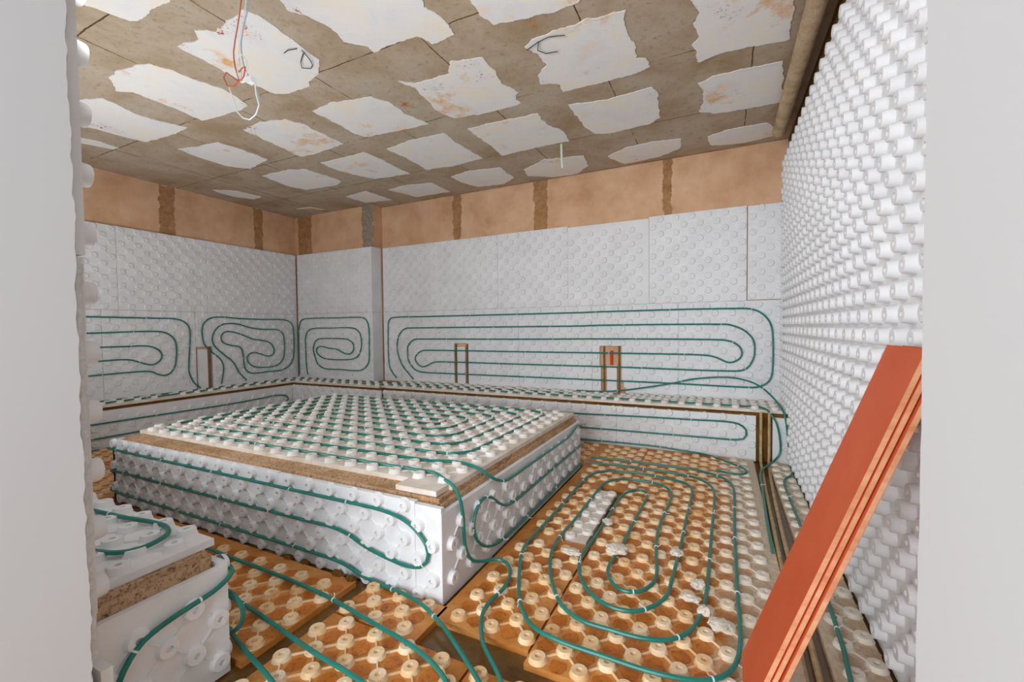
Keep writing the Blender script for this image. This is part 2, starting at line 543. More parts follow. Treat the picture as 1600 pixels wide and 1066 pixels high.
# ------------------------------------------------------------------ the setting
ZC = 2.97
PATCHES = [[(-3.06,1.14),(-3.1,1.16),(-3.06,1.23),(-3.05,1.29),(-3.03,1.33),(-2.93,1.35),(-2.81,1.33),(-2.67,1.35),(-2.57,1.32),(-2.6,1.19),(-2.88,1.08)],[(-3.04,1.57),(-2.85,1.59),(-2.79,1.53),(-2.69,1.6),(-2.56,1.57),(-2.38,1.56),(-2.34,1.62),(-2.34,1.74),(-2.36,1.83),(-2.37,2.06),(-2.51,2.17),(-2.66,2.2),(-2.69,2.25),(-2.9,2.24),(-3.0,2.2),(-3.03,2.08),(-3.06,1.97),(-3.05,1.77)],[(-3.84,1.55),(-3.66,1.53),(-3.4,1.58),(-3.35,1.69),(-3.33,1.86),(-3.28,2.0),(-3.34,2.21),(-3.47,2.23),(-3.93,2.2),(-3.91,2.08),(-3.9,1.92),(-3.91,1.71),(-4.0,1.65),(-3.91,1.6)],[(-4.42,1.58),(-4.2,1.66),(-4.23,1.74),(-4.28,1.89),(-4.26,2.05),(-4.18,2.21),(-4.41,2.23),(-4.83,2.2),(-4.88,2.03),(-4.9,1.87),(-4.95,1.76)],[(-5.26,1.86),(-5.2,2.01),(-5.22,2.15),(-5.3,2.14),(-5.4,1.92)],[(-4.75,2.42),(-4.52,2.48),(-4.25,2.51),(-4.22,2.69),(-4.23,2.99),(-4.64,3.07),(-4.78,2.9),(-4.79,2.65)],[(-3.79,2.46),(-3.53,2.43),(-3.29,2.5),(-3.23,2.66),(-3.24,2.78),(-3.24,3.07),(-3.69,3.11),(-3.87,3.09),(-3.84,2.89),(-3.81,2.65)],[(-4.73,3.27),(-4.3,3.28),(-4.12,3.36),(-4.07,3.81),(-4.22,3.89),(-4.72,3.84),(-4.79,3.64)],[(-5.75,3.3),(-5.52,3.46),(-5.49,3.77),(-5.68,3.8),(-5.8,3.55)],[(-2.12,1.57),(-2.02,1.57),(-1.42,1.86),(-1.48,1.99),(-1.44,2.05),(-1.43,2.16),(-1.45,2.25),(-1.62,2.26),(-1.66,2.16),(-1.81,2.15),(-2.0,2.16),(-1.99,2.1),(-2.09,2.0),(-2.06,1.88),(-2.1,1.75),(-2.16,1.67)],[(-1.21,2.02),(-1.23,2.08),(-1.23,2.17),(-1.2,2.28),(-1.0,2.32),(-0.82,2.34),(-0.71,2.33),(-0.65,2.28),(-0.88,2.06)],[(-1.12,2.55),(-1.05,2.5),(-0.82,2.49),(-0.69,2.48),(-0.65,2.49),(-0.49,2.51),(-0.52,2.65),(-0.49,2.87),(-0.51,2.98),(-0.45,3.01),(-0.44,3.11),(-0.54,3.16),(-0.97,3.15),(-1.08,3.15),(-1.06,3.04),(-1.19,2.97),(-1.16,2.87),(-1.06,2.79),(-1.08,2.64)],[(-2.08,2.48),(-2.0,2.56),(-1.89,2.57),(-1.71,2.57),(-1.62,2.46),(-1.41,2.52),(-1.41,2.67),(-1.43,2.85),(-1.38,3.0),(-1.44,3.09),(-1.42,3.15),(-1.49,3.17),(-1.8,3.16),(-2.03,3.12),(-2.08,2.94),(-2.05,2.75),(-2.03,2.6)],[(-2.98,2.5),(-2.75,2.48),(-2.4,2.56),(-2.33,2.7),(-2.34,2.88),(-2.28,3.1),(-2.5,3.1),(-2.94,3.05),(-2.99,2.96),(-2.97,2.75)],[(-2.03,3.34),(-1.82,3.34),(-1.37,3.37),(-1.37,3.57),(-1.28,3.79),(-1.3,3.99),(-1.62,3.98),(-2.02,4.01),(-2.02,3.74)],[(-2.96,3.34),(-2.61,3.29),(-2.26,3.32),(-2.27,3.56),(-2.24,3.97),(-2.62,4.02),(-2.95,3.97),(-2.93,3.67)],[(-3.82,3.3),(-3.5,3.31),(-3.21,3.3),(-3.19,3.53),(-3.2,3.99),(-3.66,3.94),(-3.75,3.78),(-3.84,3.52)],[(-1.1,3.35),(-0.81,3.41),(-0.46,3.38),(-0.44,3.5),(-0.47,3.9),(-0.57,3.98),(-0.92,4.0),(-1.04,3.95),(-1.09,3.75)],[(-0.16,2.49),(-0.15,2.59),(-0.12,2.71),(-0.15,2.8),(-0.13,2.94),(-0.16,3.0),(-0.14,3.21),(-0.01,3.18),(0.16,3.19),(0.37,3.21),(0.35,2.84),(0.35,2.75)],[(-0.16,3.49),(-0.06,3.44),(0.16,3.44),(0.37,3.46),(0.43,4.07),(0.18,4.07),(-0.06,4.03),(-0.16,3.95),(-0.13,3.76),(-0.13,3.59)],[(-0.12,4.5),(0.05,4.42),(0.36,4.43),(0.45,4.58),(0.44,4.76),(0.19,4.81),(-0.09,4.74)],[(-1.07,4.54),(-0.85,4.4),(-0.6,4.37),(-0.35,4.43),(-0.36,4.65),(-0.58,4.79),(-0.95,4.82)],[(-1.99,4.48),(-1.69,4.31),(-1.28,4.4),(-1.32,4.69),(-1.49,4.88),(-1.77,4.85),(-2.03,4.68)],[(-2.84,4.29),(-2.56,4.22),(-2.2,4.3),(-2.2,4.66),(-2.4,4.8),(-2.74,4.75),(-2.84,4.48)],[(-3.81,4.32),(-3.55,4.28),(-3.16,4.36),(-3.16,4.75),(-3.68,4.72)],[(-4.5,4.28),(-4.09,4.22),(-4.06,4.67),(-4.47,4.61)],[(-5.59,4.37),(-5.32,4.39),(-5.25,4.61)]]


def core(name, a, b_, mat, bev=0.012, amp=0.004, step=0.05, seed=0.0):
    """raw masonry block: bevelled, finely divided and roughened"""
    bm = bmesh.new()
    bmesh.ops.create_cube(bm, size=1)
    for v in bm.verts:
        v.co = Vector([(a[i] + b_[i]) / 2 + v.co[i] * (b_[i] - a[i]) for i in range(3)])
    bmesh.ops.bevel(bm, geom=bm.edges[:], offset=bev, segments=2, affect='EDGES')
    long_ = [e for e in bm.edges if e.calc_length() > step * 1.5]
    for k in range(3):
        for e in [e for e in bm.edges if e.calc_length() > step * 2]:
            pass
    es = {}
    for e in long_: es.setdefault(int(e.calc_length() / step), []).append(e)
    for n, ee in es.items():
        bmesh.ops.subdivide_edges(bm, edges=[e for e in ee if e.is_valid], cuts=min(n, 60), use_grid_fill=True)
    for v in bm.verts:
        p = v.co * 16 + Vector((seed, 0, 0))
        v.co += Vector((noise.noise(p), noise.noise(p + Vector((9, 0, 0))), noise.noise(p + Vector((0, 9, 0))))) * amp
    me = bpy.data.meshes.new(name)
    bm.to_mesh(me); bm.free()
    me.materials.append(M[mat])
    o = bpy.data.objects.new(name, me)
    COL.objects.link(o)
    return o


def struct(o): return prop(o, kind='structure')


g = G(); g.box((-6.4, -3.2, -0.16), (0.75, 5.15, -0.025))
struct(g.build('floor', 'slab'))

g = G(); g.box((-6.4, 0.27, ZC), (0.75, 5.15, ZC + 0.15))
for i, pl in enumerate(PATCHES):
    q = frac(pl, 0.014, 0.014, i * 7.3)
    patch_geo(g, q, lambda p: Vector((p.x, p.y, ZC - 0.005)), 1, Vector((0, 0, 0.006)))
struct(fix_normals(g.build('ceiling', ['ceiling', 'patch'])))

g = G(); g.box((-4.46, 4.91, -0.1), (0.75, 5.15, ZC)); g.box((-6.4, 4.73, -0.1), (-4.4601, 5.15, ZC))


def stripe(g, axis, plane, a0, a1, seed, mi=1, z0=2.2, z1=ZC):
    q = frac([(a0, z0), (a1, z0), (a1 + 0.01, z1), (a0 - 0.01, z1)], 0.02, 0.008, seed)
    if axis == 'Y': patch_geo(g, q, lambda p: Vector((p.x, plane - 0.003, p.y)), mi, Vector((0, 0.004, 0)))
    else: patch_geo(g, q, lambda p: Vector((plane + 0.003, p.x, p.y)), mi, Vector((-0.004, 0, 0)))


for k, (a0, a1) in enumerate(((-3.22, -3.11), (-2.05, -1.89), (-0.56, -0.48))): stripe(g, 'Y', 4.91, a0, a1, k * 5.1)
stripe(g, 'Y', 4.73, -6.0, -5.72, 31)
stripe(g, 'Y', 4.73, -4.66, -4.47, 41, 2)
struct(fix_normals(g.build('wall_back', ['render', 'mortar', 'concrete'])))
g = G(); g.box((-6.4, 0.27, -0.1), (-6.08, 4.73, ZC))
for k, (a0, a1) in enumerate(((1.7, 1.82), (2.89, 3.04), (4.06, 4.18))): stripe(g, 'X', -6.08, a0, a1, k * 3.3 + 50)
struct(fix_normals(g.build('wall_left', ['render', 'mortar'])))
g = G(); g.box((0.572, 0.27, -0.1), (0.75, 5.15, ZC)); struct(g.build('wall_right', 'core_dark'))

# front wall: two jambs and the lintel; the left jamb's inner edge is broken plaster
g = G()
edge = [(0.27, -0.1)] + [(0.27, 2.97)]
zz = 2.97
right_edge = []
while zz > -0.1:
    base = 0.4965
    amp = 0.005
    y = base + amp * noise.noise(Vector((0.3, zz * 13, 2.2))) + amp * 0.8 * noise.noise(Vector((4.3, zz * 40, 1.2)))
    right_edge.append((y, zz)); zz -= 0.008
loop = [(0.27, -0.1), (0.27, 2.97)] + right_edge
n = len(loop)
vs = [(-1.43, y, z) for y, z in loop] + [(-1.445, y + (0.006 if i > 1 else 0), z) for i, (y, z) in enumerate(loop)] + [(-6.4, y + (0.0 if i > 1 else 0), z) for i, (y, z) in enumerate(loop)]
fs = [t for t in tri_poly([Vector((0, y, z)) for y, z in loop])]
fm = [0] * len(fs)
for r in range(2):
    for i in range(n):
        fs.append((r * n + i, r * n + (i + 1) % n, (r + 1) * n + (i + 1) % n, (r + 1) * n + i)); fm.append(1 if i > 1 else 0)
g.v, g.f, g.m = vs, fs, fm
loop = [(0.27, -0.1), (0.27, 2.97)]
zz = 2.97
while zz > -0.1:
    loop.append((0.495 + 0.0035 * noise.noise(Vector((7.3, zz * 9, 2.2))) + 0.002 * noise.noise(Vector((1.3, zz * 45, 1.2))), zz)); zz -= 0.01
n = len(loop)
vs = [(0.158, y, z) for y, z in loop] + [(0.75, y, z) for y, z in loop]
fs = [t for t in tri_poly([Vector((0, y, z)) for y, z in loop])]
fs += [(i, (i + 1) % n, n + (i + 1) % n, n + i) for i in range(n)]
g.add(vs, fs, 0)
g.box((-1.43, 0.27, 2.52), (0.158, 0.495, 2.97), 0)
struct(fix_normals(g.build('wall_front', ['paint', 'plaster'])))

# ------------------------------------------------------------------ masonry benches and platform
p = core('masonry_platform', (-3.945, 1.567, -0.024), (-1.121, 3.6, 0.43), 'core', 0.02, 0.006, 0.045, 3)
prop(p, 'low raised platform of raw sandy blocks in the middle of the room', 'platform')
bz = 0.42
g = core('masonry_bench', (-6.079, 0.95, -0.024), (-5.748, 4.36, bz), 'core_dark', 0.008, 0.004, 0.06, 11)
prop(g, 'raw brown masonry bench along the left wall', 'bench', 'masonry wall benches')
g = core('masonry_bench', (-6.079, 4.365, -0.024), (-4.02, 4.729, bz), 'core_dark', 0.008, 0.004, 0.06, 15)
prop(g, 'short raw masonry bench in the far left corner under the smallest pipe spiral', 'bench', 'masonry wall benches')
g = core('masonry_bench', (-4.015, 4.415, -0.024), (0.569, 4.909, bz), 'core_dark', 0.008, 0.004, 0.06, 19)
prop(g, 'long raw brown masonry bench under the wide oval pipe loop', 'bench', 'masonry wall benches')
g = core('masonry_bench', (-5.7, 0.53, -0.024), (-1.607, 0.893, 0.425), 'core', 0.016, 0.006, 0.04, 27)
prop(g, 'bench stub with sandy broken edge beside the left door jamb', 'bench', 'masonry wall benches')

# ------------------------------------------------------------------ panels
X, Y, Z, NX, NY = (1, 0, 0), (0, 1, 0), (0, 0, 1), (-1, 0, 0), (0, -1, 0)
GW, GB, GL, GR, GF, GP, GN = ('upper panels of the far wall', 'lower panels of the far wall', 'panels of the left wall', 'panels of the right wall',
                             'muddy panels on the floor', 'panels around the platform', 'panels on the benches')
# far wall, upper row
cuts = [-4.435, -3.48, -2.55, -1.62, -0.703, 0.228]
lab = ['white knobbed panel, upper row of far wall, next to the projecting pier',
       'white knobbed panel, upper row of far wall, second from the pier',
       'white knobbed panel, upper row of far wall, third from the pier',
       'white knobbed panel, upper row of far wall, third from the narrow end strip',
       'white knobbed panel, upper row of far wall, beside the one left of the end strip gap',
       ]
lab[3] = 'white knobbed panel, upper row of far wall, fourth from the pier'
lab[4] = 'white knobbed panel, upper row of far wall, left of the dark vertical gap'
for i in range(5):
    a, b_ = cuts[i], cuts[i + 1]
    panel(lab[i], (a + 0.0015, 4.88 + (0.003, 0, 0.002, 0, 0)[i], 1.447), X, Z, b_ - a - 0.003, 0.928 + (0, 0.0, 0.004, -0.012, 0.004)[i], GW, lat=(0, 0), par=i % 2)
panel('narrow white knobbed strip at the right end of far wall, upper row', (0.236, 4.88, 1.452), X, Z, 0.305, 0.92, GW, lat=(0, 0))
# far wall, lower row
cuts = [-4.435, -4.125, -3.195, -2.265, -1.335, -0.404, 0.541]
lab = ['narrow white panel strip right of the pier, lower row of far wall',
       'lower far wall panel holding the left turns of the oval pipe loop',
       'lower far wall panel cut by the slim upright rectangular channel',
       'plain lower far wall panel between the two cut channels',
       'lower far wall panel with the chased niche and red conduit',
       'lower far wall panel holding the right turns of the oval pipe loop']
holes = {2: [(-3.222, -3.175, .4, 1.0), (-3.05, -3.0, .4, 1.0), (-3.2, -3.03, .955, 1.005)],
         4: [(-1.25, -1.0, .76, .985), (-1.235, -1.165, .4, .77), (-1.055, -1.0, .4, .77), (-1.01, -0.975, .4, .6), (-0.98, -0.955, .4, .52)]}
holes[1] = [(-3.222, -3.19, .4, 1.0)]
for i in range(6):
    a, b_ = cuts[i], cuts[i + 1]
    hs = [(h0 - a, h1 - a, z0 - 0.452, z1 - 0.452) for h0, h1, z0, z1 in holes.get(i, [])]
    panel(lab[i], (a + 0.0015, 4.88, 0.452), X, Z, b_ - a - 0.003, 0.992, GB, holes=hs, lat=(0, 0.063))
# the pier's left face and its return
panel('white knobbed panel above the smallest pipe spiral in far left corner', (-6.02, 4.70, 1.447), X, Z, 1.552, 0.928, GW)
panel('white knobbed panel behind the smallest pipe spiral in far left corner', (-6.02, 4.70, 0.452), X, Z, 1.552, 0.992, GB, lat=(0, 0.063))
panel('smooth white strip closing the side of the pier, upper half', (-4.46, 4.68, 1.447), Y, Z, 0.195, 0.925, GW, margin=0.2)
panel('smooth white strip closing the side of the pier, lower half', (-4.458, 4.68, 0.452), Y, Z, 0.195, 0.99, GB, margin=0.2)
# left wall
cuts = [1.51, 2.443, 3.378, 4.31, 4.695]
lab = ['upper left wall panel at the photo edge, beside the door jamb knobs', 'upper left wall panel above the open green pipe loop',
       'upper left wall panel above the curled pipe loop', 'narrow upper left wall panel in the far left corner']
for i in range(4):
    panel(lab[i], (-6.05 + (0, 0.004, 0, 0.002)[i], cuts[i] + 0.0015, 1.447), Y, Z, cuts[i + 1] - cuts[i] - 0.003, 0.928, GL, par=i % 2)
cuts = [1.36, 2.29, 3.22, 3.42, 4.695]
lab = ['lower left wall panel half hidden by the door jamb knobs', 'lower left wall panel holding the open green pipe loop turns',
       'slim lower left wall strip with the brown cut channel', 'lower left wall panel holding the curled pipe loop']
hl = {2: [(3.2, 3.24, .4, 1.0), (3.355, 3.43, .4, 1.0), (3.2, 3.43, .965, 1.0)]}
for i in range(4):
    a, b_ = cuts[i], cuts[i + 1]
    hs = [(h0 - a, h1 - a, z0 - 0.452, z1 - 0.452) for h0, h1, z0, z1 in hl.get(i, [])]
    panel(lab[i], (-6.05, a + 0.0015, 0.452), Y, Z, b_ - a - 0.003, 0.992, GL, holes=hs, lat=(0, 0.063))
# right wall
rows = [(-0.015, 0.958, 0.045, 'bottom'), (0.96, 1.888, 0.0, 'middle'), (1.89, 2.78, 0.0, 'top')]
cols = [(4.905, 3.58, 0.008, 'far', 'against the far wall'), (3.58, 1.72, 0.0, 'wide', 'in the middle of the right wall'), (1.72, 0.5, 0.0, 'near', 'beside the right door jamb')]
for z0, z1, lv, rn in rows:
    for y0, y1, lu, cn, cl in cols:
        lu = (y0 - 3.58) % (2 * U) if cn == 'far' else 0.0
        panel(f'{cn} white panel of tall knobs, {rn} row, {cl}', (0.545, y0 - 0.001, z0), NY, Z, y0 - y1 - 0.002, z1 - z0, GR, lat=(lu, lv), seg=20, ribs=False, margin=0.012, kh=0.036)
# front wall beside the left jamb: edges of boards with their knobs
panel('white board edge with three domed knobs beside left door jamb, upper', (-1.450, 0.5235, 1.395), NX, Z, 0.93, 1.4, None, lat=(0.006, 0.02), seg=24, ribs=False, kh=0.03)
panel('white board edge with staggered knobs beside left door jamb, lower', (-1.454, 0.5205, 0.47), NX, Z, 0.93, 0.92, None, lat=(-0.001, 0.018), seg=24, ribs=False, margin=0.012, kh=0.03)
panel('short white board offcut standing at the foot of left door jamb', (-1.45, 0.545, -0.02), NX, Z, 0.12, 0.335, None, lat=(0, 0), seg=24, ribs=False, kh=0.03)
# platform: front, side, left and top
PF = [(-3.97, -3.10, 'front platform panel at its far left end'), (-3.10, -2.17, 'front platform panel, second from its left end'),
      (-2.17, -1.24, 'front platform panel holding the pipe hairpin'), (-1.24, -1.096, 'narrow front platform strip at the near corner')]
for i, (a, b_, l) in enumerate(PF):
    panel('white knobbed ' + l, (a + 0.001, 1.54, -0.018), X, Z, b_ - a - 0.002, (0.44, 0.444, 0.44, 0.43)[i], GP, lat=((a + 3.97) % (2 * U) * -1, 0.068), seg=22, margin=0.018, kh=0.023)
panel('white knobbed side platform panel nearest the corner', (-1.095, 1.541, -0.018), Y, Z, 0.909, 0.405, GP, lat=(0.03, 0.055), seg=20, margin=0.018, kh=0.023)
panel('white knobbed side platform panel toward the far wall', (-1.095, 2.452, -0.018), Y, Z, 1.15, 0.403, GP, lat=(0.024, 0.055), seg=18, margin=0.018, kh=0.023)
panel('white platform panel on its hidden left end', (-3.97, 3.6, -0.018), NY, Z, 2.06, 0.44, GP, lat=(0, 0.068), kh=0.023)
ptop = [(-3.96, -3.03, 'left'), (-3.03, -2.10, 'middle'), (-2.10, -1.145, 'right')]
for a, b_, cn in ptop:
    for y0, y1, rn in ((1.70, 2.63, 'front'), (2.63, 3.585, 'back')):
        panel(f'dusty knobbed panel on platform top, {rn} row, {cn}', (a + 0.001, y0 + 0.001, 0.457), X, Y, b_ - a - 0.002, y1 - y0 - 0.002, GP, lat=(0, 0.07), mats=('dusty', 'dusty_knob'), seg=18, kh=0.023)
panel('small white offcut at the near corner of platform top', (-1.40, 1.60, 0.457), X, Y, 0.235, 0.098, GP, lat=(0.01, -0.03), mats=('dusty', 'dusty_knob'), seg=18, margin=0.03, kh=0.023)
# benches: risers and seats
for i, (a, b_, l) in enumerate(((-4.03, -2.265, 'left'), (-2.265, -0.95, 'middle'), (-0.95, 0.285, 'right'))):
    panel(f'white riser panel of long bench, {l} section', (a + 0.001, 4.388, -0.018), X, Z, b_ - a - 0.002, 0.41, GN, lat=(0, 0.035), kh=0.017)
panel('small white riser panel right of the twin conduits', (0.412, 4.388, -0.018), X, Z, 0.13, 0.405, GN, lat=(-0.02, 0.035), margin=0.02, kh=0.017)
panel('white riser panel of short corner bench behind the platform', (-5.72, 4.338, -0.018), X, Z, 1.70, 0.41, GN, lat=(0, 0.035), kh=0.017)
for i, (a, b_, l) in enumerate(((0.95, 2.7, 'near'), (2.7, 4.335, 'far'))):
    panel(f'white riser panel of left bench, {l} section', (-5.722, a + 0.001, -0.018), Y, Z, b_ - a - 0.002, 0.405, GN, lat=(0, 0.035), kh=0.017)
for i, (a, b_, l) in enumerate(((-4.06, -2.53, 'left'), (-2.53, -1.0, 'middle'), (-1.0, 0.53, 'right'))):
    panel(f'knobbed seat panel of long bench, {l} section', (a + 0.001, 4.412, 0.446), X, Y, b_ - a - 0.002, 0.465, GN, lat=(0, 0.0), mats=('dusty', 'dusty_knob'), kh=0.026)
panel('knobbed seat panel of short corner bench', (-5.72, 4.358, 0.446), X, Y, 1.655, 0.34, GN, lat=(0, 0.0), mats=('dusty', 'dusty_knob'), kh=0.026)
for i, (a, b_, l) in enumerate(((0.96, 2.8, 'near'), (2.8, 4.69, 'far'))):
    panel(f'knobbed seat panel of left bench, {l} section', (-6.045, a + 0.001, 0.446), X, Y, 0.322, b_ - a - 0.002, GN, lat=(0, 0.0), mats=('dusty', 'dusty_knob'), kh=0.026)
# the stub bench at the doorway
panel('white knobbed end panel facing the doorway on bench stub', (-1.58, 0.535, -0.018), Y, Z, 0.385, 0.388, GN, lat=(0.0, 0.02), seg=28, kh=0.017)
panel('knobbed back panel of bench stub facing the platform', (-1.582, 0.92, -0.018), NX, Z, 1.86, 0.40, GN, lat=(0, 0.03), seg=22, margin=0.015, kh=0.017)
panel('knobbed seat panel of bench stub with pipe bend', (-2.58, 0.55, 0.452), X, Y, 0.935, 0.365, GN, lat=(0.0, -0.01), mats=('foam', 'foam'), seg=26, kh=0.024)
panel('second seat panel of bench stub, behind the left door jamb', (-3.52, 0.55, 0.452), X, Y, 0.935, 0.365, GN, lat=(0.0, -0.01), mats=('foam', 'foam'), seg=20, kh=0.017)
# floor
FL = [
    ('muddy floor panel, near right, under the pipe spiral bends', -0.632, 1.375, 0.895, 0.925, 0, 26),
    ('floor panel under the long straight pipes, middle of right aisle', -0.630, 2.305, 0.893, 0.925, 0, 20),
    ('floor panel at the far end of right aisle below long bench', -0.628, 3.235, 0.891, 1.135, 0, 14),
    ('orange floor panel tucked along the platform side, near end', -1.066, 1.435, 0.425, 0.845, 0, 22),
    ('broken strip of floor panel along the platform side, middle', -1.066, 2.285, 0.27, 0.90, 0, 18),
    ('floor panel at the far end of platform side', -1.066, 3.19, 0.435, 1.18, 0, 14),
    ('muddy floor panel behind the platform at its right end', -2.0, 3.64, 0.932, 0.73, 0, 12),
    ('small orange floor panel piece at the near platform corner', -1.474, 1.297, 0.42, 0.222, 0, 26),
    ('orange floor panel in the middle foreground below the trench', -1.472, 0.55, 0.672, 0.735, 0, 28),
    ('orange floor panel in the right foreground below the trench', -0.79, 0.55, 1.05, 0.73, 0, 28),
    ('orange floor panel between bench stub and platform, right', -2.49, 0.945, 0.93, 0.55, 0, 24),
    ('orange floor panel between bench stub and platform, left', -3.425, 0.945, 0.93, 0.55, 0, 18),
    ('muddy floor panel left of the platform near door jamb', -5.69, 0.96, 1.7, 0.93, 0, 14),
    ('muddy floor panel left of the platform along left bench', -5.69, 1.9, 1.66, 1.2, 0, 14),
    ('narrow floor panel right of the conduit trench, far end', 0.378, 2.62, 0.145, 1.72, 0, 16),
    ('narrow floor panel right of the conduit trench, near end', 0.352, 0.55, 0.172, 2.06, 0, 26),
]
for l, x0, y0, w, h, par, seg in FL:
    panel(l, (x0, y0, 0.0), X, Y, w, h, GF, lat=((-(x0 + 0.63)) % (2 * U) - 2 * U, (-(y0 - 2.30)) % (2 * U) - 2 * U), mats=('mud', 'mud_knob', 'mud_pool'), pools=True, seg=seg, margin=0.02, kh=0.017)
panel('dusty white lifted floor strip beside the dark gap', (-0.792, 2.30, 0.003), X, Y, 0.122, 0.79, GF, lat=(-0.018, 0.0), mats=('dusty', 'dusty_knob'), seg=20, tilt=0.006, margin=0.02, kh=0.017)

# ------------------------------------------------------------------ green pipes
def on_x(x, yz): return [(x, y, z) for y, z in yz]
def on_y(y, xz): return [(x, y, z) for x, z in xz]
def on_z(z, xy): return [(x, y, z) for x, y in xy]


yb = 4.88 - 0.02
zl = [0.5925, 0.7475, 0.9025, 1.0575, 1.2125, 1.3675]
back = [(-4.20, .50), (-4.28, .58), (-4.335, .70), (-4.335, 1.27), (-4.30, 1.345), (-4.22, zl[5]), (-3.67, zl[5]), (-1.5, zl[5]), (-1.2, zl[5] + .004), (.2, zl[5]), (.33, 1.335), (.42, 1.24), (.45, 1.12),
        (.45, .74), (.42, .65), (.35, .6), (.28, .585), (-.58, zl[0]), (-2.3, zl[0]), (-3.4, zl[0]), (-3.74, .597), (-3.87, .63), (-3.96, .72), (-3.99, .8), (-3.99, .94), (-3.94, 1.01), (-3.86, 1.052), (-3.75, zl[3]),
        (-2.3, zl[3]), (-1.2, zl[3] + .006), (-.05, zl[3]), (.09, 1.04), (.165, .99), (.19, .93), (.17, .87), (.11, .833), (.06, .83), (-.04, .875), (-.12, .895), (-.39, zl[2]), (-2.3, zl[2]), (-3.62, zl[2]),
        (-3.75, .89), (-3.84, .83), (-3.86, .77), (-3.82, .71), (-3.74, .672), (-3.66, .69), (-3.57, .73), (-3.48, zl[1]), (-2.3, zl[1]), (-.97, zl[1]), (.1, .742), (.22, .765), (.285, .86), (.30, .97), (.285, 1.06),
        (.22, 1.14), (.13, 1.19), (.04, zl[4]), (-1.2, zl[4] + .006), (-1.5, zl[4]), (-3.88, zl[4]), (-4.02, 1.205), (-4.11, 1.15), (-4.165, 1.05), (-4.18, .92), (-4.15, .8), (-4.08, .67), (-3.98, .57), (-3.9, .49)]
pipe('long green pipe wound in a wide flat oval on the far wall', spline(on_y(yb, back), 0.025), ties=0.85)

seg = [(-5.81, .50), (-5.84, .65), (-5.845, .9), (-5.845, 1.08), (-5.79, 1.18), (-5.68, 1.22), (-5.3, 1.225), (-4.85, 1.22), (-4.72, 1.16), (-4.68, 1.04), (-4.69, .92), (-4.77, .8), (-4.95, .758), (-5.4, .758), (-5.54, .80), (-5.61, .87),
       (-5.58, .93), (-5.48, .945), (-5.34, .92), (-5.17, .905), (-5.06, .86), (-4.94, .838), (-4.86, .87), (-4.83, .93), (-4.85, 1.0), (-4.94, 1.05), (-5.07, 1.065), (-5.5, 1.065), (-5.62, 1.03), (-5.675, .91), (-5.64, .78), (-5.58, .67),
       (-5.44, .61), (-5.1, .605), (-4.75, .6), (-4.63, .64), (-4.55, .73), (-4.535, .92), (-4.535, 1.22), (-4.575, 1.33), (-4.67, 1.372), (-5.09, 1.376), (-5.8, 1.376), (-5.93, 1.35), (-5.985, 1.24), (-6.0, 1.03), (-6.0, .5)]
pipe('green pipe in the smallest spiral, in the far left corner', spline(on_y(4.68, seg), 0.025), ties=0.8)

la = [(3.25, .47), (3.18, .54), (3.13, .65), (3.12, .72), (3.13, .9), (3.145, 1.1), (3.145, 1.22), (3.1, 1.305), (3.0, 1.35), (2.8, 1.357), (1.7, 1.36), (1.55, 1.33), (1.5, 1.27), (1.55, 1.21), (1.7, 1.19), (2.2, 1.19), (2.8, 1.2), (2.92, 1.16), (2.985, 1.06), (2.98, .83), (2.94, .72), (2.87, .672),
      (2.79, .69), (2.72, .73), (2.6, .74), (2.1, .735), (1.7, .735), (1.57, .765), (1.55, .82), (1.6, .87), (1.7, .885), (2.2, .885), (2.42, .89), (2.53, .88), (2.63, .84), (2.73, .81), (2.81, .85), (2.835, .92), (2.79, .99), (2.7, 1.03), (2.5, 1.035), (1.5, 1.035), (1.3, 1.03)]
pipe('green pipe in open horizontal loops on the left wall', spline(on_x(-6.03, la), 0.025), ties=0.8)
lb = [(3.51, .49), (3.535, .63), (3.54, .74), (3.49, .84), (3.39, .93), (3.31, 1.03), (3.29, 1.14), (3.29, 1.24), (3.32, 1.31), (3.4, 1.37), (3.54, 1.385), (3.75, 1.37), (4.1, 1.36), (4.44, 1.36), (4.56, 1.32), (4.61, 1.24), (4.61, .85), (4.56, .69), (4.42, .6), (4.16, .59), (3.94, .59), (3.85, .64), (3.82, .74), (3.81, .88),
      (3.77, .97), (3.65, 1.0), (3.55, 1.04), (3.52, 1.11), (3.55, 1.17), (3.63, 1.19), (3.79, 1.15), (3.95, 1.08), (4.12, 1.05), (4.22, 1.01), (4.28, .92), (4.26, .84), (4.19, .82), (4.06, .86), (3.97, .885), (3.89, .86), (3.87, .78), (3.92, .71), (4.01, .67), (4.26, .66), (4.38, .71), (4.44, .81), (4.45, 1.06), (4.42, 1.16),
      (4.33, 1.21), (4.12, 1.215), (3.93, 1.24), (3.75, 1.29), (3.64, 1.3), (3.53, 1.28), (3.45, 1.21), (3.41, 1.11), (3.43, 1.01), (3.54, .89), (3.67, .77), (3.75, .62), (3.85, .5)]
pipe('green pipe curled in an irregular spiral on the left wall', spline(on_x(-6.03, lb), 0.025), ties=0.8)

